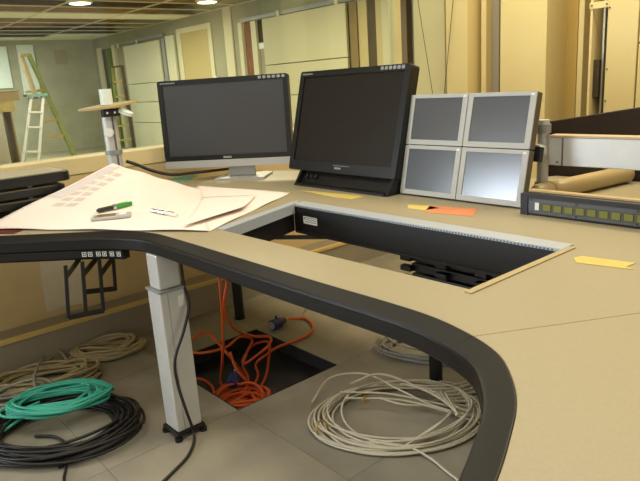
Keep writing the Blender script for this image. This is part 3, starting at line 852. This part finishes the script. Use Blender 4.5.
for x in (.35, .72):
    for za, zb_ in ((.684, .6965), (.7265, .7375), (.7695, .7815)):
        MB().cyl((x, 2.66, za), (x, 2.66, zb_), .012, n=14).build('post', M_GREY, su)

# --- pole with tilted plate
pX, pY = 1.165, 2.84
pl = tag(empty('mounting_pole', (pX, pY, D)), 'silver round pole with a tilted tan plate in front of the sill', 'pole')
rP = .034
MB().cyl((pX, pY, D + .012), (pX, pY, 1.06), rP, n=28).build('tube', M_ALU, pl, smooth=False)
MB().cyl((pX, pY, D), (pX, pY, D + .012), .06, n=28).build('base', M_BLACK, pl)
MB().box(pX - .004, pY - rP - .003, D + .02, pX + .004, pY - rP + .004, 1.06).build('slot', M_INKD, pl)
MB().cyl((pX, pY, .842), (pX, pY, .862), rP + .005, n=28).build('clamp_ring', M_GREY, pl)
MB().cyl((pX - .018, pY - .028, .945), (pX - .034, pY - .058, .945), .020, .018, 18).build('knob', M_STICK, pl)
MB().box(pX - .05, pY - .06, 1.015, pX + .03, pY - .035, 1.05).build('bracket', M_BLACK, pl, bevel=.003)
for q in (-.03, .005): MB().cyl((pX + q, pY - .063, 1.033), (pX + q, pY - .0605, 1.033), .005, n=10).build('bolt', M_STICK, pl)
MB().cyl((pX + .0, pY, 1.068), (pX, pY, 1.138), rP - .006, n=28).build('top_cap', M_BOARD, pl)
Mp = Matrix.Translation((pX, pY - .01, 1.063)) @ Matrix.Rotation(R(-40), 4, 'Z') @ Matrix.Rotation(R(-3.0), 4, 'Y') @ Matrix.Rotation(R(6), 4, 'X')
b = MB().prism([(-.125, -.04), (-.06, -.07), (.05, -.07), (.125, .035), (.07, .07), (-.04, .07)], -.005, .005); b.xf(Mp)
b.build('tilted_plate', mat('plate_tan', (178, 158, 106), .5), pl)
MB().cyl((pX + .055, pY - .05, 1.024), (pX + .06, pY - .055, 1.038), .036, .036, 24).build('white_disc', M_BOARD, pl)

# --- big paper drawings
def bil(p00, p10, p11, p01, u, v):
    return (Vector(p00) * (1 - u) + Vector(p10) * u) * (1 - v) + (Vector(p01) * (1 - u) + Vector(p11) * u) * v


A00, A10, A11, A01 = (.50, 2.575, D + .006), (1.010, 1.775, D + .003), (1.44, 2.56, D + .012), (1.055, 2.60, .822)
# the lifted left side lies over the shelf unit
def sheetA(u, v):
    p = bil(A00, A10, A11, A01, u, v)
    e = (1 - u)
    p.z = D + .004 + (.170 * v ** 1.0) * e ** 1.05 + .004 * math.sin(u * 9 + v * 5) ** 2
    if v < .5: p.z += 0
    return p
pa_ = tag(empty('paper_drawing', (.95, 2.2, D)), 'large sheet of plans draped over the shelf end and desk', 'paper')
MB().grid(sheetA, 36, 30).build('sheet', M_PAPER, pa_, smooth=True, solid=.0008)
ik = MB()
rnd = random.Random(3)
def patch(b, fn, u0, u1, v0, v1, lift=.0022, n=3):
    b.grid(lambda a, c: fn(u0 + (u1 - u0) * a, v0 + (v1 - v0) * c) + Vector((0, 0, lift)), n, n)
for k in range(7):
    vv = .34 + k * .085
    for q in (.13, .205): patch(ik, sheetA, q - .01 * k, q + .055 - .01 * k, vv, vv + .05)
ik.build('printed_blocks', M_INK, pa_)
ik2 = MB(); patch(ik2, sheetA, .02, .10, .45, .98, n=10); ik2.build('printed_field', mat('plan_grey', (214, 206, 204), .85), pa_)
B00, B10, B11, B01 = (1.010, 1.775, D + .008), (1.612, 2.098, D + .004), (1.50, 2.69, D + .004), (1.16, 2.30, D + .012)
def sheetB(u, v):
    p = bil(B00, B10, B11, B01, u, v)
    p.z = D + .0015 + .003 * math.sin(u * 7 + v * 3) ** 2
    return p
pb_ = tag(empty('paper_drawing', (1.35, 2.2, D)), 'flat sheet of plans reaching towards the desk opening', 'paper')
MB().grid(sheetB, 24, 20).build('sheet', M_PAPER, pb_, smooth=True, solid=.0008)
ik = MB(); patch(ik, sheetB, .12, .55, .50, .80, n=8); ik.build('printed_field', M_INK2, pb_)
def sheetC(u, v):
    p = bil(atz(184, 227, .665), atz(244, 208, .665), atz(256, 195, .66), atz(203, 197, .66), u, v)
    p.z = D + .010 + .010 * (1 - v) ** 2; return p
pc_ = tag(MB().grid(sheetC, 14, 10).build('loose_sheet', M_PAPER, None, smooth=True, solid=.0008), 'small curled loose sheet on the flat plans', 'paper')

# pens and silver box on the paper
def on_sheet(px, py, fn, lift):
    best = None
    for i in range(121):
        for j in range(121):
            q = fn(i / 120, j / 120); v = q - CAM; w = v.dot(FW)
            e = (320 + FPX * v.dot(RT) / w - px) ** 2 + (240.5 - FPX * v.dot(UP) / w - py) ** 2
            if best is None or e < best[0]: best = (e, q)
    return best[1] + Vector((0, 0, lift))
def pen(name, pa, pb, z, r, m1, m2, lb):
    A, B = on_sheet(*pa, sheetA, r + .003), on_sheet(*pb, sheetA, r + .003); z = min(A.z, B.z)
    t = tag(empty(name, ((A.x + B.x) / 2, (A.y + B.y) / 2, z - r)), lb, 'pen')
    mpt = A.lerp(B, .52)
    MB().cyl(A + (B - A) * .06, mpt, r, n=12).cyl(A, A + (B - A) * .06, r * .4, r, 12).build('barrel', m1, t)
    MB().cyl(mpt, B, r * 1.08, r * .95, n=12).build('cap', m2, t)
    e = A.lerp(B, .45)
    MB().cyl(e, A.lerp(B, .54), r * 1.25, n=12).build('ring', M_CHROME, t)
    MB().bar(A.lerp(B, .55) + Vector((0, 0, r * 1.2)), A.lerp(B, .9) + Vector((0, 0, r * 1.2)), .004, .002).build('clip', M_CHROME, t)
pen('pen', (97, 214), (132, 206), .700, .0085, M_PEND, M_PENG, 'dark pen with a bright green cap on the plans')
pen('pen', (151, 212.5), (177, 217.5), .690, .0065, M_CHROME, M_STICK, 'silver ballpoint pen right of the green pen')
A, B = on_sheet(91, 223, sheetA, .009), on_sheet(131, 218, sheetA, .009)
ph = tag(empty('pocket_case', ((A.x + B.x) / 2, (A.y + B.y) / 2, .68)), 'flat silver pocket case lying in front of the green pen', 'case')
dd = (B - A).normalized(); pn_ = Vector((-dd.y, dd.x, 0)).normalized(); up_ = dd.cross(pn_)
Mx = Matrix((dd, pn_, up_)).transposed().to_4x4(); Mx.translation = A
Lc = (B - A).length
MB().box(0, 0, -.006, Lc, .062, .006, Mx).build('body', M_SILVER, ph, bevel=.004)
MB().box(.012, .006, .0062, Lc * .62, .054, .0072, Mx).build('display', mat('case_olive', (120, 104, 52), .25), ph)
MB().box(Lc * .70, .008, .0062, Lc * .88, .052, .0075, Mx).build('button_plate', M_STICK, ph)
# teal folder and black strip behind the paper
pts = [atz(166, 178, D + .001), atz(175, 182, D + .001), atz(187, 181.5, D + .001), atz(198, 175.5, D + .001), atz(168, 174.5, D + .001)]
tag(MB().prism([(p.x, p.y) for p in pts], D, D + .003).build('teal_folder', M_TEAL), 'teal folder corner poking out behind the plans', 'folder')
cb = crom([aty(126, 161, 2.80), aty(138, 165, 2.78), aty(152, 170.5, 2.76), aty(172, 174.5, 2.75), aty(196, 172.5, 2.78), aty(222, 169.5, 2.82), aty(245, 167, 2.86)], 8)
tag(MB().tube(cb, .008, 8).build('flat_cable', M_BLACKC, smooth=True), 'black cable running behind the plans under the corner monitor', 'cable')

pts = [atz(x, y, D + .002) for x, y in ((-20, 228.5), (19, 228.5), (23, 230), (14, 233.5), (-20, 234))]
tag(MB().prism([(p.x, p.y) for p in pts], D, D + .0025).build('red_folder', mat('dark_red_card', (92, 34, 26), .6)), 'dark red folder peeping out below the plans at the left edge', 'folder')
# notes on the desk
def note(name, px, m_, lb):
    p = [atz(x, y, D) for x, y in px]
    return tag(MB().prism([(q.x, q.y) for q in p], D + .0003, D + .0016).build(name, m_), lb, 'note')
note('paper_note', [(300, 190.5), (357, 195.5), (364, 197), (352, 199.5), (326, 196)], M_NOTE, 'yellow paper strip in front of the leaning monitor')
note('paper_note', [(408, 205), (428, 206), (440, 208.5), (424, 210.5), (408, 208.5)], M_NOTE, 'yellow note left of the orange note')
note('paper_note', [(430, 206), (478, 209), (473, 216.5), (424, 212.5)], M_ONOTE, 'orange note in front of the four displays')
note('paper_note', [(574, 258), (582, 256.5), (636, 263.5), (626, 267), (634, 270), (576, 263)], M_NOTE, 'torn yellow note at the right of the desk opening')

# ================================================================== CABLES ON THE FLOOR
def coil(cx, cy, rx, ry, rot, turns, r, hgt, jit, seed, z0=0.0, seg=44):
    rn = random.Random(seed); pts = []; cx *= K; cy *= K; rx *= K; ry *= K; z0 += FZ
    par = [(rn.uniform(-jit, jit), rn.uniform(-jit, jit), 1 + rn.uniform(-jit, jit) * 1.6, 1 + rn.uniform(-jit, jit) * 1.6, rn.uniform(0, 1), rn.uniform(0, 6.28)) for _ in range(turns + 2)]
    for i in range(turns * seg + 1):
        k = i // seg; q = (i % seg) / seg; q = q * q * (3 - 2 * q)
        a = [par[k][j] * (1 - q) + par[k + 1][j] * q for j in range(5)]
        t = 2 * math.pi * i / seg
        x = rx * a[2] * math.cos(t) + a[0] * rx; y = ry * a[3] * math.sin(t) + a[1] * ry
        X = cx + x * math.cos(rot) - y * math.sin(rot); Y = cy + x * math.sin(rot) + y * math.cos(rot)
        pts.append(Vector((X, Y, z0 + r + hgt * a[4] * (0.75 + .25 * math.sin(2 * t + par[k][5])))))
    return pts


def cable_coil(name, lb, mat_, coils, r, extra=(), tie=None, n=6, tie_mat=M_BLACKC, group=None):
    b = MB(); allp = []
    for c in coils: pts = coil(*c); allp += pts; b.tube(pts, r, n)
    cx, cy = coils[0][0] * K, coils[0][1] * K
    t = tag(empty(name, (cx, cy, FZ)), lb, 'cable', group)
    b.build('loops', mat_, t, smooth=True)
    for e in extra: MB().tube(crom(e, 8), r, n).build('tail', mat_, t, smooth=True)
    if tie:
        for (px, py, z, w) in tie:
            p = atz(px, py, z + FZ); MB().tube([p + Vector((w * math.cos(q), .25 * w * math.sin(q), abs(w) * math.sin(q))) for q in [i * math.pi * 2 / 14 for i in range(15)]], .003, 5).build('cable_tie', tie_mat, t)
    return t


def fz(pts, z=.006): return [atz(p[0], p[1], FZ + (p[2] if len(p) > 2 else z)) for p in pts]


# black coil
c = (atz(72, 428, 0))
cable_coil('cable_coil', 'thick black cable coil below the teal coil on the floor', M_BLACKC, [(.515, 2.055, .235, .175, R(-38), 30, .0055, .06, .12, 1)], .0055,
           extra=[fz([(35, 436), (55, 437), (70, 446), (80, 452)], .01)])
# teal coil
cable_coil('cable_coil', 'bright teal cable coil lying on the black coil', M_TEALC, [(.548, 2.165, .15, .085, R(-28), 22, .0055, .045, .14, 2, .062)], .0055,
           extra=[fz([(38, 405, .06), (20, 415, .05), (0, 428, .03), (-25, 440, .01)]), fz([(42, 407, .06), (22, 418, .05), (2, 432, .03), (-22, 446, .01)]), fz([(40, 402, .06), (16, 412, .05), (-4, 424, .03), (-30, 434, .01)])], tie=[(18, 414, .05, .02)])
# tan coils at the left
cable_coil('cable_coil', 'tan cable coil at the foot of the plinth', M_BEIGED, [(.895, 2.575, .135, .075, R(-25), 18, .006, .07, .12, 4)], .006,
           extra=[fz([(78, 345, .04), (60, 352, .03), (40, 366, .03), (20, 376, .03)]), fz([(80, 352, .04), (66, 360, .03), (48, 368, .03)])], tie=[(88, 336, .06, .03)])
cable_coil('cable_coil', 'pale tan cable coil between the plinth coil and the teal coil', M_BEIGED, [(.60, 2.485, .165, .095, R(-25), 20, .006, .08, .16, 6)], .006,
           extra=[fz([(0, 362, .04), (20, 350, .05), (40, 347, .05), (60, 352, .05), (70, 366, .04)])])
cable_coil('cable_coil', 'grey beige cable bundle at the left edge of the floor', M_GREYC, [(.43, 2.38, .15, .09, R(-25), 18, .006, .08, .15, 8)], .006,
           extra=[fz([(38, 396, .08), (34, 380, .09), (38, 366, .09), (44, 356, .06)])])
# big beige coil
E1 = [fz([(350, 384, .06), (380, 374, .09), (420, 388, .07), (455, 406, .04), (500, 425, .01), (540, 440, .01)]),
      fz([(312, 402, .03), (330, 378, .05), (365, 374, .06), (400, 390, .06), (440, 408, .03), (500, 420, .01), (540, 428, .01)]),
      fz([(340, 392, .05), (390, 394, .05), (440, 404, .03), (490, 414, .01), (540, 420, .01)]),
      fz([(345, 398, .05), (400, 400, .04), (450, 412, .02), (500, 424, .01), (540, 434, .01)]),
      fz([(360, 442, .02), (405, 446, .02), (430, 458, .012), (445, 470, .01), (470, 490, .007)]),
      fz([(380, 398, .05), (400, 404, .04), (420, 405, .03), (440, 400, .02), (470, 408, .01), (520, 416, .01)])]
for q in range(10):
    E1.append(fz([(400 + 5 * q, 384 + q, .05), (430 + 3 * q, 386 + 3 * q, .05), (458, 384 + 3.5 * q, .035), (490, 372 + 6 * q, .015), (530, 356 + 9 * q, .007)]))
for q in range(6):
    E1.append(fz([(405 + 6 * q, 446 - 4 * q, .02), (440 + 2 * q, 424 - 2 * q, .03), (466, 396 - 2 * q, .02), (500, 376 - 4 * q, .012), (530, 362 - 5 * q, .007)]))
cable_coil('cable_coil', 'big pale beige cable coil in the middle of the floor', M_BEIGEC, [(1.378, 1.288, .255, .205, R(-36), 17, .0045, .04, .10, 11)], .0040, extra=E1,
           tie=[(322, 428, .03, .025), (366, 399, .045, .012)], tie_mat=M_BRASS)
# coil behind
cable_coil('cable_coil', 'pale grey cable coil beside the rear round leg', M_GREYC, [(1.90, 1.49, .26, .13, R(-50), 18, .005, .06, .10, 13)], .005,
           extra=[fz([(378, 330, .03), (400, 345, .03), (440, 352, .01), (480, 350, .01)])])
cable_coil('thin_wire', 'thin grey wire loops on the floor behind the orange cord', M_GREYC, [(2.02, 2.02, .13, .06, R(-40), 3, .003, .01, .2, 17)], .003,
           extra=[fz([(300, 318, .003), (306, 308, .02), (312, 300, .03), (318, 290, .03)])])

# black power cable along the column
pc = crom([aty(180, 258, 1.84), aty(184, 285, 1.84), aty(189, 305, 1.82), aty(184, 330, 1.81), aty(175, 360, 1.805), aty(178, 385, 1.80), aty(186, 410, 1.78), atz(193, 430, FZ + .03), atz(194, 442, FZ + .008), atz(188, 456, FZ + .006), atz(175, 470, FZ + .006), atz(155, 488, FZ + .006), atz(130, 500, FZ + .006)], 8)
tag(MB().tube(pc, .0055, 8).build('power_cable', M_BLACKC, smooth=True), 'black power cable hanging down beside the aluminium column', 'cable')
p = atz(63, 468, FZ)
pg = tag(empty('power_plug', (p.x, p.y, FZ)), 'small black plug lying on the floor in front of the black coil', 'plug')
MB().cyl((p.x - .012, p.y + .01, FZ + .014), (p.x + .014, p.y + .008, FZ + .014), .014, .011, 14).build('body', M_BLACKP, pg)
MB().tube(crom([(p.x + .014, p.y + .008, FZ + .014), (p.x + .0, p.y - .03, FZ + .008), (p.x - .02, p.y - .07, FZ + .005), (p.x - .03, p.y - .12, FZ + .005)], 6), .005, 8).build('lead', M_BLACKC, pg, smooth=True)

# orange cords
oc = tag(empty('extension_cord', (1.2, 2.0, FZ - .16)), 'orange extension cord looping out of the floor opening', 'cord')
OR = .0065
HZB = -.158
def fz2(pts): return [atz(p[0], p[1], FZ + max(p[2], -.145)) for p in pts]
strands = [
    fz2([(219.5, 262, .50), (220, 285, .42), (222, 311, .30), (223, 342, .14), (222, 365, -.02), (221, 383, -.14), (230, 392, -.24)]),
    fz2([(227, 262, .50), (226.5, 285, .42), (224, 308, .32), (234, 328, .16), (252, 336, .07), (270, 337, .05), (268, 346, .03), (256, 356, -.02), (246, 363, -.05), (243, 360, -.08), (252, 346, -.06), (268, 342, -.02), (269, 356, -.06), (266, 376, -.12), (258, 390, -.13), (244, 400, -.12), (230, 398, -.11)]),
    fz2([(249, 384, -.18), (240, 370, -.08), (230, 357, .02), (220, 345, .06), (212, 336, .06), (202, 333, .06), (190, 342, .05), (188, 349, .04), (197, 353, .03), (214, 351, .03), (228, 346, .02), (240, 337, .03), (252, 340, -.02), (247, 352, -.05), (243, 366, -.08), (248, 378, -.1), (244, 392, -.1), (228, 396, -.1)]),
    fz2([(284, 319.5, .02), (296, 318.5, .012), (306, 319, .008), (313, 326, .008), (310, 333, .008), (300, 339, .008), (278, 347, .01), (266, 355, -.03), (256, 364, -.08), (258, 376, -.11), (250, 390, -.11), (236, 402, -.12)]),
    fz2([(230, 352, .04), (236, 368, -.02), (247, 381, -.08), (262, 392, -.16), (270, 396, -.24)]),
    fz2([(192, 378, -.06), (204, 380, -.08), (213, 388, -.12), (214, 398, -.18), (222, 404, -.2)]),
]
for s_ in strands: MB().tube(crom(s_, 10), OR, 8).build('cord', M_ORANGE, oc, smooth=True)
MB().tube(coil(1.13, 1.91, .095, .09, R(20), 10, OR, .07, .22, 21, HZB), OR, 7).build('tangle', M_ORANGE, oc, smooth=True)
MB().tube(coil(1.15, 1.97, .09, .11, R(60), 7, OR, .10, .24, 23, HZB), OR, 7).build('tangle', M_ORANGE, oc, smooth=True)
MB().tube(coil(1.16, 1.87, .11, .06, R(-20), 6, OR, .06, .25, 29, HZB), OR, 7).build('tangle', M_ORANGE, oc, smooth=True)
# blue grey connector at its end
A, B = atz(272, 325.5, FZ + .028), atz(285, 319.5, FZ + .028)
cn = empty('connector', ((A.x + B.x) / 2, (A.y + B.y) / 2, FZ), oc)
dd = (B - A).normalized()
MB().cyl(A, A.lerp(B, .55), .027, n=18).build('shell', M_NAVY, cn, bevel=.003)
MB().cyl(A.lerp(B, .55), B, .022, .013, 18).build('grip', M_NAVY, cn)
MB().cyl(A - dd * .002, A - dd * .0005, .020, n=18).build('face', M_GREY, cn)
MB().cyl(A.lerp(B, .35) + Vector((0, 0, .025)), A.lerp(B, .35) + Vector((0, 0, .040)), .006, n=10).build('lug', M_NAVY, cn)
MB().cyl(B, B + dd * .02, .010, .007, 12).build('gland', M_BRASS, cn)
# blue plug in the floor opening
A, B = atz(232, 385, FZ - .075), atz(236, 372, FZ - .055)
bpz = tag(empty('blue_plug', ((A.x + B.x) / 2, (A.y + B.y) / 2, A.z - .03)), 'bright blue plug resting in the orange tangle', 'plug')
MB().cyl(A, A.lerp(B, .7), .024, n=16).build('body', M_BLUE, bpz, bevel=.003)
MB().cyl(A.lerp(B, .7), B, .018, .010, 16).build('grip', M_BLUE, bpz)
MB().cyl(B, B + (B - A) * .12, .011, n=12).build('collar', M_STICK, bpz)
